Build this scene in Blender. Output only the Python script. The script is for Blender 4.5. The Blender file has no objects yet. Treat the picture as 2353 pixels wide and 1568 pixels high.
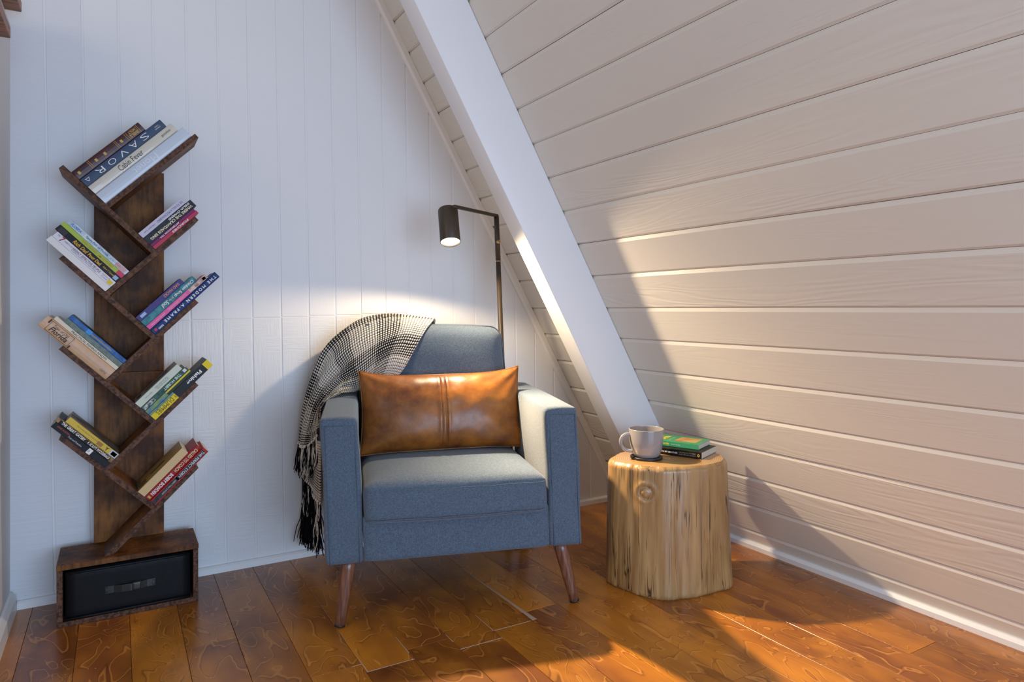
import bpy, bmesh, math, random
from mathutils import Vector, Matrix, noise
random.seed(7)
PI = math.pi
S = bpy.context.scene
COL = S.collection

# ------------------------------------------------------------------ camera, world, lights, exposure
TH = math.atan((1176.5 - 270) / 1540)
CAM = Vector((0.278, -2.662, 0.968))
cd = bpy.data.cameras.new('camera'); cam = bpy.data.objects.new('camera', cd); COL.objects.link(cam)
cam.location = CAM; cam.rotation_euler = (PI / 2, 0, -TH)
cd.sensor_width = 36; cd.lens = 1540 / 2353 * 36; cd.shift_y = -73 / 2353; cd.clip_start = .05
S.camera = cam

w = bpy.data.worlds.new('world'); S.world = w; w.use_nodes = True
w.node_tree.nodes['Background'].inputs[0].default_value = (.88, .91, 1.0, 1)
w.node_tree.nodes['Background'].inputs[1].default_value = .45

def area(name, loc, target, size, size_y, power, col):
    d = bpy.data.lights.new(name, 'AREA'); d.shape = 'RECTANGLE'; d.size = size; d.size_y = size_y
    d.energy = power; d.color = col
    o = bpy.data.objects.new(name, d); COL.objects.link(o); o.location = loc
    o.rotation_euler = (Vector(target) - Vector(loc)).to_track_quat('-Z', 'Y').to_euler()
    return o
# daylight from the window behind the camera, set low to brighten the lower wall
area('window_light', (1.1, -4.7, .85), (1.0, 0, .35), 2.6, 1.5, 108, (.50, .71, 1.0))
area('warm_fill', (-2.4, -2.6, 2.2), (2.2, -1.2, 1.2), 1.6, 1.6, 30, (1.0, .80, .62))  # added warm fill from the left for the sloped wall

S.view_settings.view_transform = 'Standard'
S.view_settings.look = 'None'
S.view_settings.gamma = 1
S.view_settings.use_curve_mapping = False
S.view_settings.exposure = -.12

HEAD = Vector((1.3845, -.302, 1.291))                     # centre of the reading-lamp head
Fv = Vector((math.sin(TH), math.cos(TH), 0)); Rv = Vector((math.cos(TH), -math.sin(TH), 0))
HAX = (Vector((0, 0, -1)) + Rv * .115 - Fv * .42).normalized()
sd = bpy.data.lights.new('reading_bulb', 'SPOT'); sd.energy = 350; sd.color = (1.0, .76, .48)
sd.spot_size = math.radians(174); sd.spot_blend = .22; sd.shadow_soft_size = .022
so = bpy.data.objects.new('reading_bulb', sd); COL.objects.link(so)
so.location = HEAD + HAX * .076
sd.use_nodes = True          # uneven lamp pattern: weak spill all round, strong forward beam added to brighten the floor
_lt = sd.node_tree; _em = _lt.nodes['Emission']; _tc = _lt.nodes.new('ShaderNodeTexCoord'); _dt = _lt.nodes.new('ShaderNodeVectorMath'); _dt.operation = 'DOT_PRODUCT'
_lt.links.new(_tc.outputs['Normal'], _dt.inputs[0]); _dt.inputs[1].default_value = HAX.to_track_quat('-Z', 'Y').inverted() @ Vector((.50, -1.15, -1.22)).normalized()
_ab = _lt.nodes.new('ShaderNodeMath'); _ab.operation = 'ABSOLUTE'; _lt.links.new(_dt.outputs['Value'], _ab.inputs[0])
_pw = _lt.nodes.new('ShaderNodeMath'); _pw.operation = 'POWER'; _pw.inputs[1].default_value = 10; _lt.links.new(_ab.outputs[0], _pw.inputs[0])
_ma = _lt.nodes.new('ShaderNodeMath'); _ma.operation = 'MULTIPLY_ADD'; _ma.inputs[1].default_value = .93; _ma.inputs[2].default_value = .085
_lt.links.new(_pw.outputs[0], _ma.inputs[0]); _lt.links.new(_ma.outputs[0], _em.inputs['Strength'])
so.rotation_euler = HAX.to_track_quat('-Z', 'Y').to_euler()

# ------------------------------------------------------------------ helpers
def hx(h):
    h = h.lstrip('#'); c = [int(h[i:i + 2], 16) / 255 for i in (0, 2, 4)]
    return tuple(x / 12.92 if x <= .04045 else ((x + .055) / 1.055) ** 2.4 for x in c) + (1,)

class NT:
    def __init__(s, name):
        s.m = bpy.data.materials.new(name); s.m.use_nodes = True
        s.t = s.m.node_tree; s.b = s.t.nodes['Principled BSDF']
    def n(s, typ, **k):
        nd = s.t.nodes.new(typ)
        for a, v in k.items():
            if a == 'i':
                for kk, vv in v.items():
                    if isinstance(vv, bpy.types.NodeSocket): s.t.links.new(vv, nd.inputs[kk])
                    else: nd.inputs[kk].default_value = vv
            else: setattr(nd, a, v)
        return nd
    def math(s, op, a, b=0.0, c=None):
        nd = s.n('ShaderNodeMath', operation=op)
        for i, v in enumerate((a, b, c)):
            if v is None: continue
            if isinstance(v, bpy.types.NodeSocket): s.t.links.new(v, nd.inputs[i])
            else: nd.inputs[i].default_value = v
        return nd.outputs[0]
    def mix(s, f, a, b):
        nd = s.n('ShaderNodeMix', data_type='RGBA')
        for i, v in ((0, f), (6, a), (7, b)):
            if isinstance(v, bpy.types.NodeSocket): s.t.links.new(v, nd.inputs[i])
            else: nd.inputs[i].default_value = v
        return nd.outputs[2]
    def ramp(s, f, stops):
        nd = s.n('ShaderNodeValToRGB'); s.t.links.new(f, nd.inputs[0])
        e = nd.color_ramp.elements
        while len(e) < len(stops): e.new(.5)
        for k, (p, c) in enumerate(stops):
            e[k].position = p; e[k].color = c if len(c) == 4 else (*c, 1)
        return nd.outputs[0]
    def co(s, scale=(1, 1, 1), kind='Object', rnd=0.0):
        tc = s.n('ShaderNodeTexCoord'); v = tc.outputs[kind]
        if rnd:
            oi = s.n('ShaderNodeObjectInfo'); r = s.math('MULTIPLY', oi.outputs['Random'], rnd)
            cx = s.n('ShaderNodeCombineXYZ', i={0: r, 1: r, 2: r})
            v = s.n('ShaderNodeVectorMath', operation='ADD', i={0: v, 1: cx.outputs[0]}).outputs[0]
        mp = s.n('ShaderNodeMapping', i={'Vector': v, 'Scale': scale})
        return mp.outputs[0]
    def noise(s, vec, scale, detail=4, rough=.5, dist=0):
        return s.n('ShaderNodeTexNoise', i={'Vector': vec, 'Scale': scale, 'Detail': detail, 'Roughness': rough, 'Distortion': dist}).outputs[0]
    def bump(s, h, strength=.3, dist=.002, normal=None):
        nd = s.n('ShaderNodeBump', i={'Height': h, 'Strength': strength, 'Distance': dist})
        if normal is not None: s.t.links.new(normal, nd.inputs['Normal'])
        s.t.links.new(nd.outputs[0], s.b.inputs['Normal']); return nd.outputs[0]
    def set(s, **k):
        for a, v in k.items():
            a = {'col': 'Base Color', 'rough': 'Roughness', 'metal': 'Metallic', 'coat': 'Coat Weight', 'coatr': 'Coat Roughness',
                 'sheen': 'Sheen Weight', 'spec': 'Specular IOR Level', 'emc': 'Emission Color', 'ems': 'Emission Strength'}[a]
            if isinstance(v, bpy.types.NodeSocket): s.t.links.new(v, s.b.inputs[a])
            else: s.b.inputs[a].default_value = v
        return s

def mesh(name, V, Fc, smooth=False):
    me = bpy.data.meshes.new(name); me.from_pydata([tuple(v) for v in V], [], Fc)
    if smooth: me.polygons.foreach_set('use_smooth', [True] * len(me.polygons))
    me.update(); return me
def add(name, me, mat=None, parent=None, kind=None, label=None, cat=None, group=None, matrix=None):
    o = bpy.data.objects.new(name, me); COL.objects.link(o)
    if mat is not None and len(me.materials) == 0: me.materials.append(mat)
    if parent is not None: o.parent = parent
    if matrix is not None: o.matrix_local = matrix
    tag(o, label, cat, group, kind); return o
def tag(o, label=None, cat=None, group=None, kind=None):
    for k, v in (('label', label), ('category', cat), ('group', group), ('kind', kind)):
        if v: o[k] = v
def thing(name, label, cat, loc=(0, 0, 0), rot=(0, 0, 0), group=None):
    o = bpy.data.objects.new(name, None); COL.objects.link(o); o.location = loc; o.rotation_euler = rot
    o.empty_display_size = .05; tag(o, label, cat, group); return o
def fixn(me):
    bm = bmesh.new(); bm.from_mesh(me); bmesh.ops.recalc_face_normals(bm, faces=bm.faces); bm.to_mesh(me); bm.free(); return me
BOXF = [(0, 3, 2, 1), (4, 5, 6, 7), (0, 1, 5, 4), (1, 2, 6, 5), (2, 3, 7, 6), (3, 0, 4, 7)]
def box(x0, x1, y0, y1, z0, z1, bev=0, seg=1, name='box'):
    me = mesh(name, [(x0, y0, z0), (x1, y0, z0), (x1, y1, z0), (x0, y1, z0), (x0, y0, z1), (x1, y0, z1), (x1, y1, z1), (x0, y1, z1)], BOXF)
    return bevel(me, bev, seg) if bev else me
def bevel(me, bev, seg=1):
    bm = bmesh.new(); bm.from_mesh(me); bmesh.ops.recalc_face_normals(bm, faces=bm.faces)
    bmesh.ops.bevel(bm, geom=bm.edges[:], offset=bev, segments=seg, profile=.5, affect='EDGES', clamp_overlap=True)
    if seg > 1:
        for f in bm.faces: f.smooth = True
    bm.to_mesh(me); bm.free(); return me
def prism(P0, P1, smooth=False):
    n = len(P0); V = list(P0) + list(P1)
    Fc = [tuple(range(n))[::-1], tuple(range(n, 2 * n))] + [(i, (i + 1) % n, n + (i + 1) % n, n + i) for i in range(n)]
    return fixn(mesh('prism', V, Fc, smooth))
def tube(path, r, k=8, cap=True, name='tube', closed=False):
    P = [Vector(p) for p in path]; n = len(P); V = []; Fc = []; up = None
    for i, p in enumerate(P):
        if closed: t = (P[(i + 1) % n] - P[i - 1]).normalized()
        else: t = (P[min(i + 1, n - 1)] - P[max(i - 1, 0)]).normalized()
        if up is None:
            up = Vector((0, 0, 1)) if abs(t.z) < .9 else Vector((1, 0, 0))
        a = t.cross(up).normalized(); b = a.cross(t).normalized(); up = b
        rr = r[i] if isinstance(r, (list, tuple)) else r
        V += [p + a * (rr * math.cos(2 * PI * j / k)) + b * (rr * math.sin(2 * PI * j / k)) for j in range(k)]
    for i in range(n if closed else n - 1):
        for j in range(k):
            q = ((i + 1) % n) * k
            Fc.append((i * k + j, i * k + (j + 1) % k, q + (j + 1) % k, q + j))
    if cap and not closed: Fc += [tuple(range(k))[::-1], tuple(range((n - 1) * k, n * k))]
    return fixn(mesh(name, V, Fc, True))
def lathe(prof, k=48, name='lathe'):
    V = []; Fc = []; n = len(prof)
    for (r, z) in prof: V += [(r * math.cos(2 * PI * j / k), r * math.sin(2 * PI * j / k), z) for j in range(k)]
    for i in range(n - 1):
        for j in range(k): Fc.append((i * k + j, i * k + (j + 1) % k, (i + 1) * k + (j + 1) % k, (i + 1) * k + j))
    if prof[0][0] > 1e-6: Fc.append(tuple(range(k))[::-1])
    if prof[-1][0] > 1e-6: Fc.append(tuple(range((n - 1) * k, n * k)))
    me = mesh(name, V, Fc, True); bm = bmesh.new(); bm.from_mesh(me)
    bmesh.ops.remove_doubles(bm, verts=bm.verts, dist=1e-6); bmesh.ops.recalc_face_normals(bm, faces=bm.faces); bm.to_mesh(me); bm.free(); return me
def join(meshes, name='joined'):
    bm = bmesh.new()
    for m in meshes: bm.from_mesh(m)
    me = bpy.data.meshes.new(name); bm.to_mesh(me); bm.free()
    for m in meshes: bpy.data.meshes.remove(m)
    return me
def rbox(x0, x1, y0, y1, z0, z1, r, n=14, fn=None, name='rounded'):
    """rounded box on a dense grid; fn(p, a, b, c) moves points, a/b/c run -1..1"""
    bm = bmesh.new(); bmesh.ops.create_cube(bm, size=2)
    bmesh.ops.subdivide_edges(bm, edges=bm.edges[:], cuts=n, use_grid_fill=True)
    lo = Vector((x0, y0, z0)); hi = Vector((x1, y1, z1)); hs = (hi - lo) / 2; ce = (hi + lo) / 2
    for v in bm.verts:
        q = []
        for i in range(3):
            a = v.co[i]; h = hs[i]; k = min(r / h, .95) if h > r else .95
            e = 1 - .999 * 1.0
            m = math.copysign(abs(a) ** .72, a)       # crowd rows towards the edges
            q.append(m * h)
        p = Vector(q); inner = Vector([max(-hs[i] + r, min(hs[i] - r, p[i])) if hs[i] > r else 0 for i in range(3)])
        d = p - inner
        if d.length > 1e-9: p = inner + d.normalized() * r if d.length > 1e-6 else p
        a, b, c = [p[i] / hs[i] for i in range(3)]
        p = p + ce
        if fn: p = Vector(fn(p, a, b, c))
        v.co = p
    bmesh.ops.recalc_face_normals(bm, faces=bm.faces)
    for f in bm.faces: f.smooth = True
    me = bpy.data.meshes.new(name); bm.to_mesh(me); bm.free(); return me
def catmull(P, m):
    P = [Vector(p) for p in P]; out = []
    for i in range(len(P) - 1):
        p0 = P[max(i - 1, 0)]; p1 = P[i]; p2 = P[i + 1]; p3 = P[min(i + 2, len(P) - 1)]
        if i == 0: p0 = p1 * 2 - p2
        if i + 2 > len(P) - 1: p3 = p2 * 2 - p1
        for k in range(m):
            t = k / m
            out.append(.5 * ((2 * p1) + (p2 - p0) * t + (2 * p0 - 5 * p1 + 4 * p2 - p3) * t * t + (3 * p1 - p0 - 3 * p2 + p3) * t ** 3))
    out.append(P[-1]); return out

_txt = {}
def text_mesh(s, bold=0.0, shear=0.0):
    key = (s, bold, shear)
    if key not in _txt:
        c = bpy.data.curves.new('t', 'FONT'); c.body = s; c.size = 1; c.resolution_u = 2; c.offset = bold; c.shear = shear
        o = bpy.data.objects.new('t', c); COL.objects.link(o)
        dg = bpy.context.evaluated_depsgraph_get(); dg.update()
        me = bpy.data.meshes.new_from_object(o.evaluated_get(dg))
        bpy.data.objects.remove(o); _txt[key] = me
    me = _txt[key].copy(); me.materials.clear(); return me
def text_fit(s, M, length, height, bold=0.0, shear=0.0):
    """text scaled to length x height, centred on the matrix M (X = reading direction, Y = up)"""
    me = text_mesh(s, bold, shear); xs = [v.co.x for v in me.vertices]; ys = [v.co.y for v in me.vertices]
    cx, cy = (max(xs) + min(xs)) / 2, (max(ys) + min(ys)) / 2
    sx = length / max(max(xs) - min(xs), 1e-6); sy = height / max(max(ys) - min(ys), 1e-6)
    for v in me.vertices: v.co = M @ Vector(((v.co.x - cx) * sx, (v.co.y - cy) * sy, 0))
    return me

# ------------------------------------------------------------------ materials
def white_paint(name, col, kind, rough=.5):
    t = NT(name); v = t.co(); base = t.noise(v, 3, 3)
    t.set(col=t.mix(t.math('MULTIPLY', base, .12), col, tuple(c * .86 for c in col[:3]) + (1,)), rough=rough)
    if kind == 'smooth':
        h = t.noise(t.co((60, 60, 4)), 1.5, 3); t.bump(h, .12, .002)
    elif kind == 'striped':
        h = t.noise(t.co((5, 5, 95), rnd=9), 1.0, 4, .6); t.bump(h, .5, .003)
    elif kind == 'basket':
        sep = t.n('ShaderNodeSeparateXYZ', i={0: v})
        a = t.math('FLOOR', t.math('MULTIPLY', sep.outputs[0], 17)); b = t.math('FLOOR', t.math('MULTIPLY', sep.outputs[2], 15))
        cell = t.math('ROUND', t.n('ShaderNodeTexWhiteNoise', noise_dimensions='2D', i={0: t.n('ShaderNodeCombineXYZ', i={0: a, 1: b}).outputs[0]}).outputs[0])
        h1 = t.noise(t.co((150, 1, 12)), 1, 3, .6); h2 = t.noise(t.co((12, 1, 150)), 1, 3, .6)
        h = t.math('ADD', t.math('MULTIPLY', h1, cell), t.math('MULTIPLY', h2, t.math('SUBTRACT', 1, cell)))
        h = t.ramp(h, [(.42, (0, 0, 0)), (.58, (1, 1, 1))]); t.bump(h, .22, .003)
    elif kind == 'grain':
        oi = t.n('ShaderNodeObjectInfo'); vv = t.co((.55, 6, 1), rnd=13)
        n1 = t.noise(vv, 1.6, 2, .4, .6)
        bands = t.math('SINE', t.math('MULTIPLY', n1, 95)); fine = t.noise(t.co((3, 90, 1), rnd=5), 2, 3)
        amt = t.math('GREATER_THAN', t.math('FRACT', t.math('MULTIPLY', oi.outputs['Random'], 7.3)), .45)
        mask = t.ramp(t.noise(t.co((.8, 4, 1), rnd=3), 1.2, 2), [(.4, (0, 0, 0)), (.62, (1, 1, 1))])
        h = t.math('ADD', t.math('MULTIPLY', t.math('MULTIPLY', bands, t.math('MULTIPLY_ADD', amt, .75, .25)), mask), t.math('MULTIPLY', fine, .7))
        crack = t.ramp(t.math('ABSOLUTE', t.math('SUBTRACT', t.noise(t.co((.5, 9, 1), rnd=21), 1.3, 5, .6), .5)), [(0, (0, 0, 0)), (.004, (1, 1, 1))])
        cm = t.ramp(t.noise(t.co((1.2, 2, 1), rnd=31), 1.5, 1), [(.60, (1, 1, 1)), (.64, (0, 0, 0))])
        h = t.math('ADD', h, t.math('MULTIPLY', t.math('MAXIMUM', crack, cm), 2.0))
        t.bump(h, .24, .0018)
    return t.m
M_WALL = white_paint('white_wall_paint', (.76, .76, .78, 1), 'smooth', .55)
M_BASK = white_paint('white_textured_panel', (.76, .76, .77, 1), 'basket', .5)
M_STRI = white_paint('white_sawn_panel', (.72, .72, .75, 1), 'striped', .5)
M_PLNK = white_paint('white_plank_paint', (.70, .665, .61, 1), 'grain', .42)
M_BEAM = white_paint('white_beam_paint', (.78, .78, .80, 1), 'smooth', .4)
M_TRIM = white_paint('white_trim_paint', (.80, .79, .79, 1), 'smooth', .4)
M_DARK = NT('dark_gap').set(col=(.03, .025, .02, 1), rough=.9).m

def floor_mat():
    t = NT('figured_hardwood'); oi = t.n('ShaderNodeObjectInfo'); rn = oi.outputs['Random']
    v = t.co((1, .42, 1), rnd=40)
    n1 = t.noise(v, 8.5, 2.4, .45, .6)
    big = t.noise(t.co((1, .5, 1), rnd=23), 4.0, 3, .6)
    fine = t.noise(t.co((90, 3, 1), rnd=3), 1.5, 3)
    k = t.math('MULTIPLY_ADD', t.math('FRACT', t.math('MULTIPLY', rn, 5.7)), 8, 7)
    fr = t.math('FRACT', t.math('MULTIPLY', n1, k))
    line = t.ramp(fr, [(0, (0, 0, 0)), (.80, (.0, .0, .0)), (.90, (1, 1, 1)), (.94, (.1, .1, .1)), (1.0, (0, 0, 0))])
    c1 = t.mix(t.ramp(big, [(.38, (0, 0, 0)), (.66, (1, 1, 1))]), hx('#7e4a22'), hx('#be7c30'))
    c2 = t.mix(t.math('MULTIPLY', t.ramp(t.noise(t.co((1, .7, 1), rnd=11), 5, 4, .6), [(.54, (0, 0, 0)), (.70, (1, 1, 1))]), .55), c1, hx('#4a2310'))
    c3 = t.mix(t.math('MULTIPLY', line, .62), c2, hx('#d0924c'))
    dl = t.ramp(fr, [(0, (0, 0, 0)), (.70, (0, 0, 0)), (.80, (1, 1, 1)), (.82, (0, 0, 0)), (.96, (0, 0, 0)), (1.0, (0, 0, 0))])
    c3 = t.mix(t.math('MULTIPLY', dl, .5), c3, hx('#4a2410'))
    c4 = t.mix(t.math('MULTIPLY', fine, .25), c3, hx('#6b3517'))
    hsv = t.n('ShaderNodeHueSaturation', i={'Color': c4, 'Value': t.math('MULTIPLY_ADD', rn, .40, .98), 'Saturation': 1.03})
    t.set(col=hsv.outputs[0], rough=t.math('MULTIPLY_ADD', fine, .12, .25), coat=.25, coatr=.18, spec=.45)
    t.bump(t.math('ADD', line, t.math('MULTIPLY', fine, .3)), .10, .001); return t.m
M_FLOOR = floor_mat()

def rustic_mat():
    t = NT('rustic_brown_board'); v = t.co(rnd=7)
    g = t.noise(t.co((9, 9, 1.2), rnd=7), 9, 5, .6); sp = t.noise(v, 9, 4, .6); fine = t.noise(t.co((70, 70, 4), rnd=2), 3, 3)
    c = t.mix(t.ramp(sp, [(.38, (0, 0, 0)), (.68, (1, 1, 1))]), hx('#452818'), hx('#94602e'))
    c = t.mix(t.ramp(g, [(.45, (0, 0, 0)), (.7, (.8, .8, .8))]), c, hx('#2c190e'))
    c = t.mix(t.math('MULTIPLY', fine, .4), c, hx('#4a2c18'))
    t.set(col=c, rough=.55, spec=.22); t.bump(fine, .2, .001); return t.m
M_RUST = rustic_mat()
def edge_mat():
    t = NT('rustic_board_edge'); f = t.noise(t.co((25, 25, 25), rnd=7), 4, 5, .65)
    t.set(col=t.mix(t.ramp(f, [(.4, (0, 0, 0)), (.62, (1, 1, 1))]), hx('#38241a'), hx('#6e4a36')), rough=.6, spec=.25); return t.m
M_EDGE = edge_mat()

def fabric_mat():
    t = NT('slate_blue_fabric'); v = t.co()
    a = t.noise(t.co((700, 700, 160)), 1, 2); b = t.noise(t.co((160, 160, 700)), 1, 2)
    h = t.math('ADD', a, b); big = t.noise(v, 8, 3)
    c = t.mix(t.ramp(t.math('MULTIPLY', h, .5), [(.40, (0, 0, 0)), (.62, (1, 1, 1))]), hx('#435164'), hx('#60707f'))
    c = t.mix(t.math('MULTIPLY', big, .25), c, hx('#47535f'))
    t.set(col=c, rough=.9, sheen=.25, spec=.2); t.bump(h, .45, .0012); return t.m
M_FAB = fabric_mat()
M_STITCH = NT('grey_blue_thread').set(col=hx('#4c5a6c'), rough=.9).m
def leg_mat():
    t = NT('walnut_leg'); f = t.noise(t.co((60, 60, 3)), 2, 4, .6)
    t.set(col=t.mix(t.ramp(f, [(.35, (0, 0, 0)), (.65, (1, 1, 1))]), hx('#5a3628'), hx('#8a5c46')), rough=.35, coat=.3); return t.m
M_LEG = leg_mat()
M_BLACKP = NT('black_plastic').set(col=(.012, .012, .014, 1), rough=.4).m
def leather_mat(name, c0, c1, rough, sc=6, coat=.15, spec=.5):
    t = NT(name); v = t.co(); n1 = t.noise(v, sc, 5, .65); vo = t.n('ShaderNodeTexVoronoi', i={'Vector': v, 'Scale': 260}).outputs[0]
    n2 = t.noise(v, 60, 4, .6)
    t.set(col=t.mix(t.ramp(n1, [(.35, (0, 0, 0)), (.68, (1, 1, 1))]), c0, c1), rough=t.math('MULTIPLY_ADD', n2, .22, rough), coat=coat, coatr=.3, spec=spec)
    t.bump(t.math('ADD', t.math('MULTIPLY', vo, .5), n2), .16, .0012); return t.m
M_LEATH = leather_mat('tan_leather', hx('#653413'), hx('#ab6823'), .26, 7)
M_DRAW = leather_mat('black_faux_leather', (.005, .0055, .007, 1), (.007, .0075, .009, 1), .36, 6, 0, .16)
M_LSTITCH = NT('brown_thread').set(col=hx('#5a2f10'), rough=.7).m
M_STRAP = leather_mat('black_strap', (.012, .012, .012, 1), (.022, .022, .020, 1), .3)

def throw_mat():
    t = NT('black_cream_weave'); tc = t.n('ShaderNodeTexCoord'); sep = t.n('ShaderNodeSeparateXYZ', i={0: tc.outputs['UV']})
    u, v = sep.outputs[0], sep.outputs[1]; p = 1 / .0086
    j = t.noise(t.co((1, 1, 1)), 30, 2); uu = t.math('MULTIPLY_ADD', j, .0035, u); vv = t.math('MULTIPLY_ADD', j, -.0035, v)
    A = t.math('ABSOLUTE', t.math('SINE', t.math('MULTIPLY', uu, PI * p))); B = t.math('ABSOLUTE', t.math('SINE', t.math('MULTIPLY', vv, PI * p)))
    AB = t.math('MULTIPLY', A, B)
    zu = t.math('GREATER_THAN', t.math('FRACT', t.math('MULTIPLY', u, 6.2)), .55); zv = t.math('GREATER_THAN', t.math('FRACT', t.math('MULTIPLY_ADD', v, 6.0, .3)), .60)
    thr = t.math('ADD', .16, t.math('ADD', t.math('MULTIPLY', zu, .22), t.math('MULTIPLY', zv, .27)))
    m = t.n('ShaderNodeMapRange', interpolation_type='SMOOTHSTEP', i={0: AB, 1: t.math('SUBTRACT', thr, .10), 2: t.math('ADD', thr, .10), 3: 0, 4: 1}).outputs[0]
    t.set(col=t.mix(m, hx('#17141a'), hx('#ece2d2')), rough=.95, spec=.1, sheen=.1); t.bump(AB, .9, .004); return t.m
M_THROW = throw_mat()
M_YBLK = NT('black_yarn').set(col=hx('#131119'), rough=.95, spec=.1).m
M_YCRM = NT('cream_yarn').set(col=hx('#e6dccd'), rough=.95, spec=.1).m
def bronze():
    t = NT('bronze_metal'); t.set(col=hx('#42362a'), rough=.45, metal=.15); return t.m
M_BRZ = bronze()
M_BRASS = NT('pale_brass').set(col=hx('#b79a6c'), rough=.3, metal=.8).m
M_BULB = NT('lit_bulb').set(col=(1, .9, .7, 1), emc=(1, .86, .62, 1), ems=14).m
def stump_mat():
    t = NT('sealed_stump_wood'); v = t.co()
    n1 = t.noise(t.co((22, 22, 1.6)), 1.6, 5, .6, .4); cr = t.noise(t.co((26, 26, .75)), 1.2, 3, .5, .5); big = t.noise(t.co((3, 3, 1.2)), 2.2, 3)
    c = t.mix(t.ramp(n1, [(.34, (0, 0, 0)), (.66, (1, 1, 1))]), hx('#94714a'), hx('#b3905f'))
    c = t.mix(t.ramp(big, [(.45, (0, 0, 0)), (.75, (.7, .7, .7))]), c, hx('#7a5526'))
    crk = t.ramp(t.math('ABSOLUTE', t.math('SUBTRACT', cr, .5)), [(0, (1, 1, 1)), (.006, (.8, .8, .8)), (.013, (0, 0, 0))])
    cm = t.ramp(t.noise(t.co((7, 7, 3.5)), 1.7, 2), [(.45, (0, 0, 0)), (.56, (1, 1, 1))])
    crk = t.math('MULTIPLY', crk, cm)
    c = t.mix(crk, c, hx('#2e1b0c'))
    ck2 = t.ramp(t.math('ABSOLUTE', t.math('SUBTRACT', t.noise(t.co((48, 48, .8)), 1.3, 2, .5, .4), .5)), [(0, (1, 1, 1)), (.010, (.7, .7, .7)), (.022, (0, 0, 0))])
    ck2 = t.math('MULTIPLY', ck2, t.ramp(t.noise(t.co((9, 9, 2.5)), 2.1, 2), [(.50, (0, 0, 0)), (.58, (1, 1, 1))]))
    c = t.mix(t.math('MULTIPLY', ck2, .75), c, hx('#4a3016'))
    t.set(col=c, rough=.36, coat=.25, coatr=.2); t.bump(t.math('SUBTRACT', t.math('MULTIPLY', n1, .5), crk), .35, .003); return t.m
M_STUMP = stump_mat()
def rings_mat():
    t = NT('stump_rings'); v = t.co(); sep = t.n('ShaderNodeSeparateXYZ', i={0: v}); nz = t.noise(v, 6, 3)
    d = t.math('SQRT', t.math('ADD', t.math('POWER', t.math('SUBTRACT', sep.outputs[0], -.03), 2), t.math('POWER', t.math('MULTIPLY', sep.outputs[1], 1.25), 2)))
    rg = t.math('SINE', t.math('MULTIPLY', t.math('MULTIPLY_ADD', nz, .05, d), 780)); rg = t.math('MULTIPLY_ADD', rg, .5, .5)
    c = t.mix(rg, hx('#8d6a3e'), hx('#c09a64')); c = t.mix(t.math('MULTIPLY', nz, .35), c, hx('#a67432'))
    t.set(col=c, rough=.3, coat=.4, coatr=.12); t.bump(rg, .25, .0012); return t.m
M_RINGS = rings_mat()
M_MUG = NT('grey_glaze').set(col=hx('#8f8b8b'), rough=.16, coat=.4, coatr=.05).m
M_COAST = NT('black_coaster').set(col=hx('#18171a'), rough=.42).m
M_PAGES = None
def pages_mat():
    t = NT('paper_pages'); f = t.noise(t.co((3, 3, 600)), 1, 2)
    t.set(col=t.mix(f, hx('#cfc8bd'), hx('#a59d92')), rough=.9); return t.m
M_PAGES = pages_mat()
_flat = {}
def flat(hexs, rough=.45, coat=0.0):
    k = (hexs, rough, coat)
    if k not in _flat: _flat[k] = NT('print_' + hexs.strip('#')).set(col=hx(hexs), rough=rough, coat=coat, spec=.22).m
    return _flat[k]
def mottled(name, a, b, sc=30, rough=.4):
    t = NT(name); f = t.noise(t.co(), sc, 4, .6); t.set(col=t.mix(t.ramp(f, [(.38, (0, 0, 0)), (.62, (1, 1, 1))]), hx(a), hx(b)), rough=rough, spec=.22); return t.m
def stair_mat():
    t = NT('amber_stair_wood'); g = t.noise(t.co((4, 60, 60)), 1.5, 4, .6, .5)
    t.set(col=t.mix(t.ramp(g, [(.36, (0, 0, 0)), (.64, (1, 1, 1))]), hx('#5c3010'), hx('#a8641c')), rough=.4); return t.m
M_STAIR = stair_mat()

# ------------------------------------------------------------------ structure: floor
floor = add('floor', box(-1.6, 2.7, -3.6, .05, -.05, -.0125), M_DARK, kind='structure', label='dark amber hardwood plank floor')
KX = lambda k: .715 + .1347 * k
ends = {1: [-.926], 0: [-.879], 2: [-.87], 3: [-.945], 4: [-.897], 5: [-.838, -2.2], 6: [-.532, -1.75], 7: [-1.45], 8: [-1.95], 9: [-2.35],
        10: [-1.312, -2.6], 11: [-1.607], 12: [-1.132, -2.3], -1: [-1.25], -2: [-.55, -1.9], -3: [-1.05], -4: [-1.5]}
def plank_top(x0, x1, y0, y1):
    g = .0005; c = .0007; x0 += g; x1 -= g; y0 += g; y1 -= g; zb = -.0124
    V = [(x0, y0, zb), (x1, y0, zb), (x1, y1, zb), (x0, y1, zb), (x0, y0, -c), (x1, y0, -c), (x1, y1, -c), (x0, y1, -c),
         (x0 + c, y0 + c, 0), (x1 - c, y0 + c, 0), (x1 - c, y1 - c, 0), (x0 + c, y1 - c, 0)]
    Fc = [(0, 1, 5, 4), (1, 2, 6, 5), (2, 3, 7, 6), (3, 0, 4, 7), (4, 5, 9, 8), (5, 6, 10, 9), (6, 7, 11, 10), (7, 4, 8, 11), (8, 9, 10, 11)]
    return V, Fc
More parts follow.
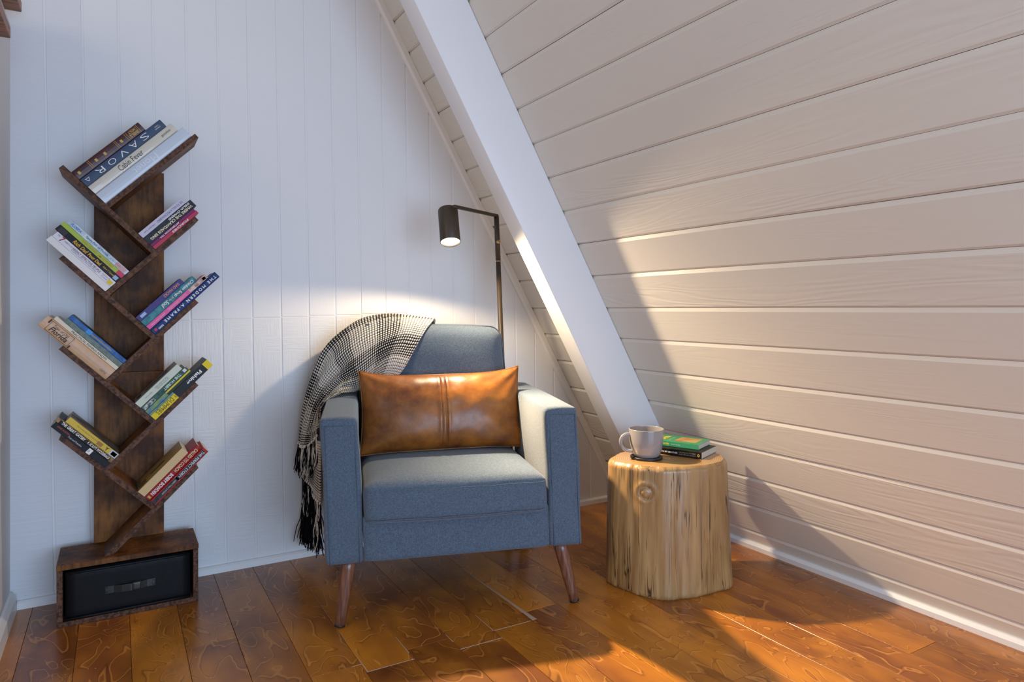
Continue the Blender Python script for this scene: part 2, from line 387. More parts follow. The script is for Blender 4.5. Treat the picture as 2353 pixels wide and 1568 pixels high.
for k in range(-17, 14):
    e = sorted(ends.get(k, []) + ([random.uniform(-2.6, -1.3)] if k not in ends else []), reverse=True)
    if len(e) == 1: e.append(e[0] - random.uniform(1.1, 1.5))
    bs = [.02] + [y for y in e if y > -3.4] + [-3.6]
    for a, b in zip(bs[:-1], bs[1:]):
        x1 = min(KX(k + 1), 2.62)
        V, Fc = plank_top(0, x1 - KX(k), b - a, 0)
        add('plank', mesh('floor_plank', V, Fc), M_FLOOR, floor, matrix=Matrix.Translation((KX(k), a, 0)))
# pale filler and paint left in the joints under the chair
M_FILL = NT('pale_filler').set(col=hx('#b9a08c'), rough=.8).m
def strip(pts, name='joint_filler'):
    L = []; Rr = []
    P = [Vector((p[0], p[1], 0)) for p in pts]
    for i, p in enumerate(pts):
        t = (P[min(i + 1, len(P) - 1)] - P[max(i - 1, 0)]).normalized(); nn = Vector((-t.y, t.x, 0)) * p[2] / 2
        L.append(P[i] + nn); Rr.append(P[i] - nn)
    z = .0005; n = len(P); V = []
    for a, b in zip(L, Rr): V += [(a.x, a.y, -.002), (b.x, b.y, -.002), (b.x, b.y, z), (a.x, a.y, z)]
    Fc = [(0, 1, 2, 3), tuple(4 * (n - 1) + q for q in (3, 2, 1, 0))]
    for i in range(n - 1):
        for q in range(4): Fc.append((4 * i + q, 4 * i + (q + 1) % 4, 4 * i + 4 + (q + 1) % 4, 4 * i + 4 + q))
    return add(name, fixn(mesh(name, V, Fc)), M_FILL, floor)
strip([(1.3885, -.403, .0015), (1.389, -.543, .004), (1.394, -.70, .008), (1.397, -.85, .012), (1.398, -.898, .016)])
for q in ([(.853, -.83, .0012), (.853, -.924, .0022)], [(.853, -.926, .0022), (.986, -.927, .0016)], [(.985, -.782, .0010), (.985, -.888, .0022)], [(1.119, -.944, .0022), (1.254, -.946, .0022)],
          [(1.253, -.776, .0012), (1.253, -.893, .0022)], [(1.256, -.896, .0022), (1.384, -.898, .0018)], [(1.119, -.845, .001), (1.119, -.893, .002)], [(.825, -.879, .0016), (.851, -.879, .0016)]): strip(q)
sp = []
for _ in range(70):
    x, y = random.uniform(.1, 1.6), random.uniform(-1.1, -.25); a = random.uniform(0, PI); l = random.uniform(.0012, .0028)
    dx, dy = math.cos(a) * l, math.sin(a) * l
    sp.append(mesh('s', [(x - dx, y - dy, .0004), (x + dy * .4, y - dx * .4, .0004), (x + dx, y + dy, .0004), (x - dy * .4, y + dx * .4, .0004)], [(0, 1, 2, 3)]))
add('sawdust', join(sp), flat('#d8cfc6', .9), floor, kind='stuff')

# ------------------------------------------------------------------ structure: back gable wall
AL = math.radians(60.3); X0 = 2.85 * .88; TA = math.tan(AL)
wall = add('wall_back', prism([(-1.6, .0199, -.02), (2.56, .0199, -.02), (2.56, .0199, 0), (.66, .0199, 3.3), (-1.6, .0199, 3.3)], [(-1.6, .09, -.02), (2.56, .09, -.02), (2.56, .09, 0), (.66, .09, 3.3), (-1.6, .09, 3.3)]),
           M_WALL, kind='structure', label='white panelled gable wall with vertical boards')
LEAN = .0155
def wboard(xa, xb, za, zb, mat):
    """a grooved panel board between two leaning grooves, its head cut to the roof slope"""
    g = .003; cut = lambda x, z: min(z, (X0 + .012 - x) * TA)
    xl = lambda x, z: x - LEAN * z
    xa += g; xb -= g; c = .0012; yf, yb = .018, .0200
    zt0, zt1 = cut(xl(xa, zb), zb), cut(xl(xb, zb), zb)
    if zt1 <= za + .03: return
    def ring(d, y): return [(xl(xa, za) + d, y, za + d), (xl(xb, za) - d, y, za + d), (xl(xb, zt1) - d, y, zt1 - d), (xl(xa, zt0) + d, y, zt0 - d)]
    V = ring(0, yb) + ring(0, yf + c) + ring(c, yf)
    Fc = []
    for q in (0, 4):
        for i in range(4): Fc.append((q + i, q + (i + 1) % 4, q + 4 + (i + 1) % 4, q + 4 + i))
    Fc.append((8, 9, 10, 11))
    add('board', fixn(mesh('board', V, Fc)), mat, wall)
for k in range(-5, 18):
    xa = .521 + .1052 * k; xb = xa + .1052
    if k == -5: xa = -.03
    seam = .927 + .031 * ((xa + xb) / 2 - .507)
    if k < -2: wboard(xa, xb, .0, 3.2, M_STRI if k < -3 else M_WALL)
    elif k < 8:
        wboard(xa, xb, .0, seam - .0015, M_BASK); wboard(xa, xb, seam + .0015, 3.2, M_WALL)
    else: wboard(xa, xb, .0, 3.2, M_WALL)

def profile_run(P, axis, a, b, name, label, mat=M_TRIM):
    f = (lambda p, t: (t, p[0], p[1])) if axis == 'x' else (lambda p, t: (p[0], t, p[1]))
    return add(name, prism([f(p, a) for p in P], [f(p, b) for p in P]), mat, kind='structure', label=label)
profile_run([(.0, 0), (.019, 0), (.019, .026), (.008, .026), (.001, .020)], 'x', -.0005, 2.47, 'baseboard_back', 'low white baseboard along the gable wall')
profile_run([(2.481, 0), (2.50, 0), (2.4935, .030), (2.484, .030), (2.4775, .018)], 'y', -3.6, -.0005, 'baseboard_right', 'small white baseboard under the sloped plank wall')
# left stair wall, stepped under the treads
wl = [(.02, 0), (.02, 1.888), (-.34, 1.888), (-.34, 1.72), (-.62, 1.72), (-.62, 1.555), (-.90, 1.555), (-.90, 1.39), (-1.15, 1.39), (-1.15, 0)]
t = NT('warm_white_stucco'); t.set(col=(.74, .72, .70, 1), rough=.7); t.bump(t.noise(t.co(), 55, 3), .25, .004)
add('wall_left', prism([(-.02, p[0], p[1]) for p in wl], [(-.14, p[0], p[1]) for p in wl]), t.m, kind='structure', label='narrow white stair wall at the left edge')
profile_run([(0, 0), (-.0195, 0), (-.0195, .062), (-.012, .060), (-.002, .045)], 'y', -1.15, -.0005, 'baseboard_left', 'white baseboard along the stair wall at far left')
stairs = thing('staircase', 'amber wooden stair treads overhanging the left wall, seen from below at the upper left corner', 'stairs', (-.4, -.4, 1.72))
for yf, z in ((-.35, 1.72), (-.10, 1.888), (-.63, 1.555), (-.91, 1.39)):
    add('tread', box(-.5, .022 + .4, yf - .28 + .4, yf + .4, z - 1.72 + .0005, z - 1.72 + .032, .002), M_STAIR, stairs)

# ------------------------------------------------------------------ structure: sloped plank wall, beam, corner trim
ca, sa = math.cos(AL), math.sin(AL)
def slope_mat(y, s, z=0.0):   # local X = -y world, Y = up the slope, Z = into the room
    return Matrix(((0, -ca, -sa, X0 - ca * s - sa * z), (-1, 0, 0, y), (0, sa, -ca, sa * s - ca * z), (0, 0, 0, 1)))
def SP(s, dep, y): return Vector((X0 - ca * s - sa * dep, y, sa * s - ca * dep))
wr = add('wall_right', prism([SP(0, -.0165, .05), SP(3.6, -.0165, .05), SP(3.6, -.06, .05), SP(0, -.06, .05)], [SP(0, -.0165, -3.6), SP(3.6, -.0165, -3.6), SP(3.6, -.06, -3.6), SP(0, -.06, -3.6)]),
         M_DARK, kind='structure', label='sloping white painted plank wall of the A-frame roof')
gs = [-.04, .105, .267, .438, .605, .768, .941, 1.108, 1.268, 1.432, 1.591, 1.751, 1.909, 2.066, 2.222, 2.375, 2.530, 2.682, 2.836]
while gs[-1] < 4.05: gs.append(gs[-1] + .156)
gs = [g * .88 for g in gs]; gs[0] = .004
for i in range(len(gs) - 1):
    g = random.choice((.0009, .0012, .0016, .0022)); wd = gs[i + 1] - gs[i]; L = 3.6; dz = random.uniform(-.0008, .0008)
    prof = [(g, -.0162), (g, -.006), (g + .008, dz), (wd - .011, dz), (wd, -.006), (wd, -.0162)]
    add('plank', prism([(0, a, b) for a, b in prof], [(L, a, b) for a, b in prof]), M_PLNK, wr, matrix=slope_mat(.018, gs[i]))
y1, y0 = -.466, -.559; dp = .198
bot = [SP(.0, 0.0005, 0), SP(0, dp, 0)]
P = [SP(0.0, .0005, 0), SP(3.5, .0005, 0), SP(3.5, dp, 0)]
xb = X0 - dp / sa       # inner face meets the floor
poly = [(P[0].x - .0005, .0005), (P[1].x, P[1].z), (P[2].x, P[2].z), (xb, .0005)]
add('trim_1', bevel(prism([(a, y0, b) for a, b in poly], [(a, y1, b) for a, b in poly]), .003, 2), M_BEAM, kind='structure', label='thick white rafter beam running down the sloped wall to the floor')
tw = .030
prof = [(0, 0), (tw, 0), (tw, .012), (tw - .008, .02), (0, .02)]
pts0 = [SP(.03, a, .018 - b) for a, b in prof]; pts1 = [SP(3.5, a, .018 - b) for a, b in prof]
add('trim_2', prism(pts0, pts1), M_TRIM, kind='structure', label='narrow white trim where the gable wall meets the sloped wall')

# ------------------------------------------------------------------ bookcase
BC = Vector((.314, -.125, 0))
bc = thing('bookcase', 'tall rustic brown tree-shaped bookcase with slanted shelves and a drawer base', 'bookcase', BC)
def bcadd(name, me, mat=M_RUST, parent=bc, **k):
    if parent is bc: me.transform(Matrix.Translation(-BC))
    return add(name, me, mat, parent, **k)
def shelfmesh(tip, low, th=.016, yf=-.198, yb=-.045, flatz=None):
    a = Vector((tip[0], 0, tip[1])); b = Vector((low[0], 0, low[1])); d = (a - b).normalized(); n = Vector((-d.z, 0, d.x)) * th / 2
    C4 = [b - n, a - n, a + n, b + n]
    if flatz is not None:
        for i in (0, 3): C4[i] = C4[i] + d * ((flatz - C4[i].z) / d.z)
    me = prism([Vector((p.x, yf, p.z)) for p in C4], [Vector((p.x, yb, p.z)) for p in C4]); me.materials.append(M_RUST); me.materials.append(M_EDGE)
    for p in me.polygons:
        if p.normal.y < -.9: p.material_index = 1
    return me
RT, LT, TH2 = .506, .129, .008 * math.sqrt(2)
zr = [1.5485 - .2765 * k for k in range(5)]; zl = [1.4045 - .2765 * k for k in range(4)]
for i, z in enumerate(zr):          # shelves rising to the right
    c = RT - z
    if i < 4:
        s_ = LT + zl[i]; x = (s_ + c) / 2 + TH2 / 2 ; bcadd('shelf', shelfmesh((RT, z), (x, x - c)))
    else: bcadd('shelf', shelfmesh((RT, z), (.19 + c + .001, .191), flatz=.1905))
for i, z in enumerate(zl):          # shelves rising to the left
    s_ = LT + z; c = RT - zr[i + 1]; x = (s_ + c) / 2 - TH2 / 2
    bcadd('shelf', shelfmesh((LT, z), (x, s_ - x)))
bcadd('post_board', bevel(box(.211, .417, -.0449, -.030, .1905, .755), .0012)); bcadd('post_board', bevel(box(.211, .417, -.0449, -.030, .7555, 1.44), .0012))
cab = box(.118, .510, -.219, -.031, .174, .190, .0012); bcadd('top_board', cab)
bcadd('side_panel', box(.119, .134, -.217, -.032, .0162, .1738, .001), M_EDGE); bcadd('side_panel', box(.494, .509, -.217, -.032, .0162, .1738, .001), M_EDGE)
bcadd('bottom_board', box(.119, .509, -.217, -.032, 0, .016, .001), M_EDGE); bcadd('back_panel', box(.1345, .4935, -.038, -.032, .0162, .1738), M_RUST)
for x in (.134, .494):
    for y in (-.205, -.05):
        m = lathe([(.0042, 0), (.0042, .0006), (.003, .001), (.0, .0008)], 12); m.transform(Matrix.Translation((x, y, .1901))); bcadd('screw', m, M_BLACKP)
dr = thing('drawer', None, None); dr.parent = bc; dr.location = Vector((.314, -.20, .02)) - BC
def dradd(name, me, mat): me.transform(Matrix.Translation((-.314, .20, -.02))); return add(name, me, mat, dr)
dradd('front_panel', rbox(.140, .486, -.212, -.06, .0175, .166, .006, 8), M_DRAW)
for z in (.0205, .1605):
    dradd('piping', tube([(.141, -.2125, z), (.20, -.2135, z), (.314, -.2135, z), (.42, -.2135, z), (.485, -.2125, z)], .0042, 8), M_DRAW)
dradd('handle_strap', prism([(x, -.2125 - b - .0018, .1005) for x, b in [(.245, 0), (.268, .001), (.29, .008), (.314, .011), (.338, .008), (.360, .001), (.383, 0)]] + [(x, -.2125 - b + .0006, .1005) for x, b in [(.383, 0), (.360, .001), (.338, .008), (.314, .011), (.29, .008), (.268, .001), (.245, 0)]],
      [(x, -.2125 - b - .0018, .0785) for x, b in [(.245, 0), (.268, .001), (.29, .008), (.314, .011), (.338, .008), (.360, .001), (.383, 0)]] + [(x, -.2125 - b + .0006, .0785) for x, b in [(.383, 0), (.360, .001), (.338, .008), (.314, .011), (.29, .008), (.268, .001), (.245, 0)]]), M_STRAP)
dradd('strap_loop', rbox(.318, .343, -.227, -.2125, .0765, .103, .003, 4), M_STRAP)
for x in (.256, .372):
    q = []
    for (a, b) in (((-.009, -.008), (.009, .008)), ((-.009, .008), (.009, -.008)), ((-.009, -.008), (-.009, .008)), ((.009, -.008), (.009, .008)), ((-.009, -.008), (.009, -.008)), ((-.009, .008), (.009, .008))):
        q.append(tube([(x + a[0], -.2146, .0895 + a[1]), (x + b[0], -.2146, .0895 + b[1])], .0006, 5))
    dradd('cross_stitch', join(q), M_BLACKP)

# ------------------------------------------------------------------ books
def book(pocket, i, off, L, t, W, cover, label, texts=(), bands=(), hard=False, yf=-.200, flip=False, pages=None, front=None):
    """pocket = (x, z, side): inner corner where a shelf meets the one it leans on; off = distance of the lower cover from the shelf"""
    px, pz, side = pocket; q = math.sqrt(.5)
    d = Vector((q * side, 0, q)); n = Vector((-q * side, 0, q))
    o = Vector((px, yf, pz)) + n * off + d * .0012
    root = thing('book', label, 'book', group='books on the tree-shaped bookcase')
    if side > 0: root.matrix_world = Matrix(((q, 0, -q, o.x), (0, 1, 0, o.y), (q, 0, q, o.z), (0, 0, 0, 1)))
    else: root.matrix_world = Matrix(((q, 0, q, o.x), (0, 1, 0, o.y), (-q, 0, q, o.z), (0, 0, 0, 1)))
    X = (lambda s: s) if side > 0 else (lambda s: -s)
    ct = .0022 if hard else .0007; ov = .003 if hard else .0
    def bx(s0, s1, y0, y1, z0, z1, bev=0): 
        a, b = sorted((X(s0), X(s1))); return box(a, b, y0, y1, z0, z1, bev)
    if hard:
        n_ = 7; prof = []
        for k in range(n_): 
            a = PI / 2 * (2 * k / (n_ - 1) - 1); prof.append((-.004 * math.cos(a) + .004, t / 2 + t / 2 * math.sin(a)))
        outer = [(W, 0)] + prof + [(W, t)]
        inner = [(W, t - ct)] + [(y + ct, ct + (t - 2 * ct) * z / t) for y, z in prof[::-1]] + [(W, ct)]
    else:
        outer = [(W, 0), (.0004, 0), (0, .0005), (0, t - .0005), (.0004, t), (W, t)]; inner = [(W, t - ct), (ct, t - ct), (ct, ct), (W, ct)]
    pr = outer + inner
    cm = prism([(X(0), y, z) for y, z in pr], [(X(L), y, z) for y, z in pr])
    add('cover', cm, cover, root)
    add('pages', bx(ov, L - ov, ct + (.002 if hard else 0), W - ov - .0005, ct, t - ct), pages or M_PAGES, root)
    for (s0, s1, z0, z1, m) in bands:
        add('colour_band', bx(s0 * L, s1 * L, -.0003, .0001, z0 * t, z1 * t), m, root)
    for tx in texts:
        s, f0, f1, hc, hh, m = tx[:6]; bold = tx[6] if len(tx) > 6 else 0; fl = tx[7] if len(tx) > 7 else flip
        # fractions run from the head of the book to the tail; hc = centre across the spine
        sc = 1 - (f0 + f1) / 2
        rd = -1 if not fl else 1
        xr = rd if side > 0 else -rd
        ctr = Vector((X(sc * L), -.0005 - (.0 if not hard else .0002), hc * t))
        M4 = Matrix(((xr, 0, 0, ctr.x), (0, 0, -1, ctr.y), (0, xr, 0, ctr.z), (0, 0, 0, 1)))
        add('lettering', text_fit(s, M4, (f1 - f0) * L, hh * t, bold, tx[8] if len(tx) > 8 else 0), m, root)
    if front is not None:       # printed picture on the cover that faces up
        for (s0, s1, y0, y1, m) in front: add('cover_print', bx(s0 * L, s1 * L, y0 * W, y1 * W, t - .0001, t + .0003), m, root)
    return root
SH = TH2 / 2
def pk_right(i):   # corner above right-rising shelf i and the left-rising shelf it stands on
    c = RT - zr[i]; s_ = LT + zl[max(i - 1, 0)]; x = (s_ + c) / 2
    return (x, x - c + TH2, 1)
def pk_left(i):
    s_ = LT + zl[i]; c = RT - zr[i]; x = (s_ + c) / 2
    return (x, s_ - x + TH2, -1)
WH, BK, GO, CR = flat('#e9e6e2'), flat('#141318'), flat('#c9a25a'), flat('#e8d9b8')
M_BIBLE = leather_mat('burgundy_leather', hx('#2e0f18'), hx('#4d1d22'), .3, 14)
p = pk_right(0)
book(p, 0, .0005, .345, .038, .145, flat('#c3ccd8', .3, .3), 'thick pale grey hardback lying lowest on the topmost shelf of the bookcase', [('Monet', .36, .62, .5, .5, flat('#dfe3ea', .2))], hard=True)
book(p, 1, .039, .325, .029, .145, flat('#cfc8ba', .25, .4), 'cream hardback with thin black lettering next above the thick pale grey one', [('Cabin Fever', .40, .68, .5, .62, flat('#4a463f'), 0, True), ('gestalten', .05, .16, .5, .34, flat('#4a463f'), 0, True)], hard=True, yf=-.203)
_b = bpy.data.objects
book(p, 2, .0685, .308, .028, .145, flat('#43536c', .5), 'slate blue hardback with large widely spaced white capitals on its spine', [(c, f, f + .085, .5, .62, WH, -.012) for c, f in zip('SAVOR', (.20, .335, .47, .61, .755))] + [('ILONA', .055, .10, .62, .13, WH), ('OPPENHEIM', .045, .11, .40, .13, WH), ('△', .92, .97, .5, .4, WH)], hard=True, yf=-.202)
book(p, 3, .097, .252, .031, .14, M_BIBLE, 'burgundy leather bible with gold lettering at the upper end of the stack', [('HOLY', .09, .19, .68, .30, GO, .02), ('BIBLE', .08, .20, .32, .30, GO, .02), ],
     bands=[(1 - f - .004, 1 - f, .1, .9, GO) for f in (.05, .07, .21, .235, .37, .39, .77, .79)] + [(1 - f - .03, 1 - f, .35, .65, GO) for f in (.30, .55, .68, .93)], hard=True)
p = pk_right(1)
book(p, 0, .0005, .180, .012, .13, flat('#b2384f'), 'thin crimson paperback lowest on the upper right shelf, with white capitals', [('PORCHES', .22, .58, .5, .55, WH, .02)], yf=-.204)
book(p, 1, .0128, .178, .009, .13, flat('#7a1f5c'), 'slim purple book between the crimson and the black books on the upper right shelf', [('AFTERNOON TEA', .36, .80, .5, .6, WH, .02)], yf=-.203)
M_CRAW = mottled('black_marsh_print', '#0c0c10', '#2c2c33', 60)
book(p, 2, .0222, .192, .027, .132, M_CRAW, 'thick black novel with two lines of pale capitals below a lavender paperback', [('WHERE THE CRAWDADS SING', .05, .93, .36, .34, CR, .025), ('DELIA OWENS', .06, .50, .76, .26, WH, .025)], yf=-.203)
book(p, 3, .0498, .174, .020, .13, flat('#c5c0d0'), 'pale lavender paperback topmost on the upper right shelf', [('TO KILL A MOCKINGBIRD', .10, .62, .5, .38, flat('#5a4a78')), ('Harper Lee', .68, .92, .5, .34, flat('#5a5068')), ('10', .03, .08, .5, .4, flat('#4a4658'))], yf=-.202)
p = pk_right(2)
book(p, 0, .0005, .272, .022, .145, flat('#22386f'), 'navy blue hardback with widely spaced white capitals overhanging the middle right shelf', [('T H E   M O D E R N   A - F R A M E', .03, .82, .5, .46, WH, .02)] + [('RAHN', .86, .925, .30, .3, WH, .02)], bands=[(.03, .06, .3, .7, flat('#b83a30'))], hard=True, yf=-.206)
M_PORT = mottled('rose_photo_print', '#8a6a60', '#d8bfb4', 70)
book(p, 1, .0235, .244, .015, .14, flat('#d9609c'), 'pink flower arranging book next above the navy hardback', [('FLOWER ARRANGING', .36, .66, .5, .5, flat('#f2a8c8')), ('JANE PACKER', .72, .95, .5, .4, flat('#f2b8d0'))], bands=[(.70, 1, 0, 1, M_PORT), (.93, .975, .2, .8, flat('#cfc6c0'))], yf=-.204)
M_TEAL = mottled('teal_print', '#1d5f6a', '#3d8790', 50)
book(p, 2, .0392, .213, .021, .135, M_TEAL, 'teal paperback with large white script title on the middle right shelf', [('Chicken Soup', .04, .40, .5, .62, WH, .012, False, .25), ('for the', .42, .50, .5, .34, WH, 0, False, .25), ('Soul', .52, .64, .5, .62, WH, .012, False, .25)], yf=-.203)
book(p, 3, .0608, .180, .019, .13, flat('#413a78'), 'indigo paperback with orange lettering above the teal one', [('DAD HACKS', .08, .42, .5, .46, flat('#d98a5a'), .02)], bands=[(.06, .17, .25, .75, flat('#9fb6d8'))], front=[(.0, 1, .0, 1, flat('#25224a')), (.30, .36, .2, .9, flat('#b8b4c8')), (.5, .85, .35, .8, flat('#5a5878'))], yf=-.203)
p = pk_right(3)
M_LAND = mottled('lake_photo_print', '#3f6f96', '#7f9a58', 45)
book(p, 0, .0005, .242, .027, .14, BK, 'black and yellow fishing guide overhanging the right shelf', [('Fishing', .16, .40, .58, .56, WH, .03), ('DUMMIES', .66, .93, .42, .56, flat('#2a2410'), 0), ('FOR', .595, .63, .4, .4, flat('#2a2410'))], bands=[(.0, .40, 0, .72, flat('#e0c510')), (.0, .40, .72, 1, M_LAND), (.91, 1, 0, 1, flat('#e0c510'))], yf=-.206)
book(p, 1, .0281, .182, .014, .13, M_LAND, 'thin green angling paperback with yellow edge above the fishing guide', [], bands=[(.45, 1, 0, .62, flat('#27361f')), (.45, 1, .62, 1, flat('#d8c22a'))], yf=-.204)
M_HOBB = mottled('dark_forest_print', '#17352c', '#3c6250', 60)
book(p, 2, .0427, .178, .017, .13, M_HOBB, 'dark green paperback with pale capitals just below the sage paperback', [('THE HOBBIT', .14, .52, .5, .55, flat('#cfe0d0'), .02)], bands=[(.93, .99, .2, .8, flat('#cfd8cc')), (.02, .26, .1, .8, mottled('white_peak_print', '#d8dcd8', '#2f4a3c', 80))], yf=-.203)
book(p, 3, .0603, .170, .022, .13, flat('#c7cdbd'), 'pale sage paperback topmost above the dark green one', [('THE ADVENTURES', .28, .58, .64, .22, flat('#6a7262')), ('OF TOM SAWYER', .28, .56, .36, .22, flat('#6a7262')), ('Mark Twain', .66, .82, .5, .2, flat('#7a8272'))], front=[(0, 1, 0, 1, flat('#a4a8a4')), (.25, .8, .25, .75, flat('#8a8e8c')), (.06, .16, .3, .7, flat('#5e626a'))], yf=-.203)
p = pk_right(4)
M_STRM = mottled('storm_print', '#0f0f12', '#3a3a40', 70)
book(p, 0, .0005, .222, .021, .135, flat('#b3221f'), 'black paperback with bright red edges lowest on the bottom right shelf', [('THE PERFECT STORM', .04, .52, .5, .46, flat('#d8d4d0'), .015), ('SEBASTIAN JUNGER', .58, .84, .5, .34, flat('#c8c4c0'))], bands=[(.0, .97, .16, .86, M_STRM), (.44, .46, .1, .9, WH)], yf=-.205)
book(p, 1, .0222, .216, .022, .14, flat('#9c2a2c'), 'red hardback with cream and white capitals on the bottom right shelf', [('CALLED TO COACH', .05, .48, .5, .52, flat('#ecd9a8'), .01), ('BOBBY BOWDEN', .53, .92, .5, .56, WH, .02)], bands=[(.02, .05, .25, .75, flat('#c9a05a'))], hard=True, yf=-.204)
book(p, 2, .0450, .180, .026, .135, flat('#d2b483'), 'sand coloured paperback topmost on the bottom right shelf', [], front=[(0, 1, 0, 1, flat('#b99a5e')), (.3, .62, .42, .55, flat('#2a251e')), (.08, .2, .1, .5, flat('#8f8f86')), (.0, .08, .1, .9, flat('#3f8a86'))], yf=-.203)
p = pk_left(1)
book(p, 0, .0005, .217, .020, .14, flat('#dedad8'), 'blank white paperback lying lowest on the upper left shelf', [], yf=-.205)
book(p, 1, .0209, .215, .020, .14, flat('#d9d6dc'), 'white self-help paperback with red lettering and a large 7', [('7', .09, .14, .55, .85, flat('#8a2432'), .02), ('THE', .03, .07, .7, .25, flat('#8a2432')), ('HABITS OF', .15, .28, .62, .24, flat('#6a4a58')), ('HIGHLY EFFECTIVE PEOPLE', .29, .76, .62, .40, flat('#7a3a50'), .012), ('Powerful Lessons in Personal Change', .29, .72, .26, .26, flat('#5a6a88')), ('Stephen R.', .79, .92, .7, .28, flat('#9a4a58')), ('Covey', .80, .90, .36, .28, flat('#9a4a58'))], bands=[(.02, .09, .1, .7, flat('#d8c030'))], yf=-.204)
book(p, 2, .0415, .226, .019, .14, flat('#17141a'), 'black finance paperback with golden script title', [('Rich Dad', .26, .48, .5, .62, flat('#e0a830'), .02, False, .2), ('Poor Dad', .50, .70, .5, .56, flat('#e0a830'), .03), ('Robert T. Kiyosaki', .74, .92, .5, .4, flat('#d8a840'), .01)], bands=[(.86, .97, .1, .9, flat('#3a3238')), (.02, .08, .15, .8, flat('#9cb4d0'))], yf=-.203)
book(p, 3, .0611, .226, .014, .13, flat('#a3ba4a'), 'lime green smoothie recipe book with a pink lower end', [('SUPER-CHARGED', .32, .56, .5, .5, flat('#b08a38'), .02), ('SMOOTHIES', .58, .82, .5, .55, flat('#c88a30'), .02)], bands=[(.0, .10, 0, 1, flat('#c8405e'))], yf=-.203)
M_SPORT = mottled('blue_white_print', '#d4dbe2', '#a8b6c4', 35)
book(p, 4, .0757, .216, .017, .13, M_SPORT, 'white and blue sport fish guide on top of the upper left stack', [('Sport Fish of Florida', .28, .66, .5, .5, flat('#2a7288'), .02), ('FLORIDA', .04, .20, .5, .5, flat('#3a7ab0'), .03), ('by Vic Dunaway', .70, .88, .5, .3, flat('#6a7a88'))], bands=[(.03, .2, .1, .9, flat('#c9a0a0'))], front=[(0, 1, 0, 1, mottled('marbled_cover', '#24303c', '#8a9aa8', 18))], yf=-.202)
p = pk_left(2)
M_TAN = leather_mat('tan_dust_jacket', hx('#b88e68'), hx('#d0aa84'), .32, 5)
BR = flat('#4a3020')
tb = book(p, 0, .0005, .246, .039, .145, M_TAN, 'thick tan hardback with a scrollwork frame, lowest on the middle left shelf', [('Tales of Old', .13, .34, .70, .22, BR, 0, False, .2), ('Florida', .12, .36, .40, .40, BR, .02, False, .2), ('CASTLE', .86, .95, .35, .15, BR)], hard=True, yf=-.208,
     bands=[(.60, .604, .1, .9, BR), (.915, .919, .1, .9, BR), (.60, .918, .08, .105, BR), (.60, .918, .895, .92, BR), (.57, .59, .04, .3, BR), (.93, .95, .6, .96, BR)])
book(p, 1, .0403, .230, .012, .135, flat('#d9cdb8'), 'narrow cream book next above the thick tan hardback', [('PRACTICAL FISHING KNOTS', .26, .82, .5, .55, flat('#3f3a30'), .01)], yf=-.204)
book(p, 2, .0530, .207, .015, .13, mottled('grey_green_cloth', '#5c6a62', '#74827a', 80), 'grey green clothbound book between cream and blue books', [], yf=-.203)
book(p, 3, .0687, .206, .014, .13, mottled('blue_water_print', '#1f4d8c', '#3a6fae', 40), 'blue boating paperback topmost on the middle left shelf', [], bands=[(.62, .70, 0, 1, flat('#3f8fd8')), (.25, .62, .30, .62, flat('#8a8078'))], front=[(0, 1, 0, 1, mottled('night_sea_cover', '#14181f', '#38465a', 15))], yf=-.202)
p = pk_left(3)
book(p, 0, .0005, .200, .019, .13, BK, 'black classic paperback with red author name, lowest on the bottom left shelf', [('JANE AUSTEN', .06, .28, .62, .34, flat('#b0503a'), .01), ('Pride and Prejudice', .28, .52, .36, .34, flat('#d8d4d0'), 0, False, .2), ('0', .63, .655, .5, .4, BK)], bands=[(.31, .38, .05, .95, WH)], yf=-.206)
M_DECO = mottled('bronze_pattern', '#5a4028', '#b08a58', 90)
book(p, 1, .0201, .204, .014, .13, flat('#1b1716'), 'black and bronze novel with bold cream capitals below the yellow paperback', [('THE GREAT GATSBY', .09, .50, .5, .62, flat('#e8e0d4'), .03), ('F. SCOTT FITZGERALD', .55, .94, .5, .56, flat('#e8e0d4'), .03)], bands=[(.0, .05, 0, 1, M_DECO), (.95, 1, 0, 1, M_DECO), (.05, .95, .86, 1, M_DECO)], yf=-.204)
book(p, 2, .0347, .182, .019, .13, flat('#d2b545'), 'yellow classic adventure paperback on top of the bottom left stack', [('The Swiss Family Robinson', .17, .60, .55, .30, flat('#8a7426')), ('Y', .76, .82, .5, .6, flat('#3a3018'), .02)], bands=[(.0, .14, .05, .95, flat('#b8c8cc')), (.02, .11, .2, .8, flat('#b07a52')), (.30, .40, .15, .75, flat('#a8763a'))], front=[(0, 1, 0, 1, mottled('bronze_deer_cover', '#4a4236', '#8a8272', 16))], yf=-.203)

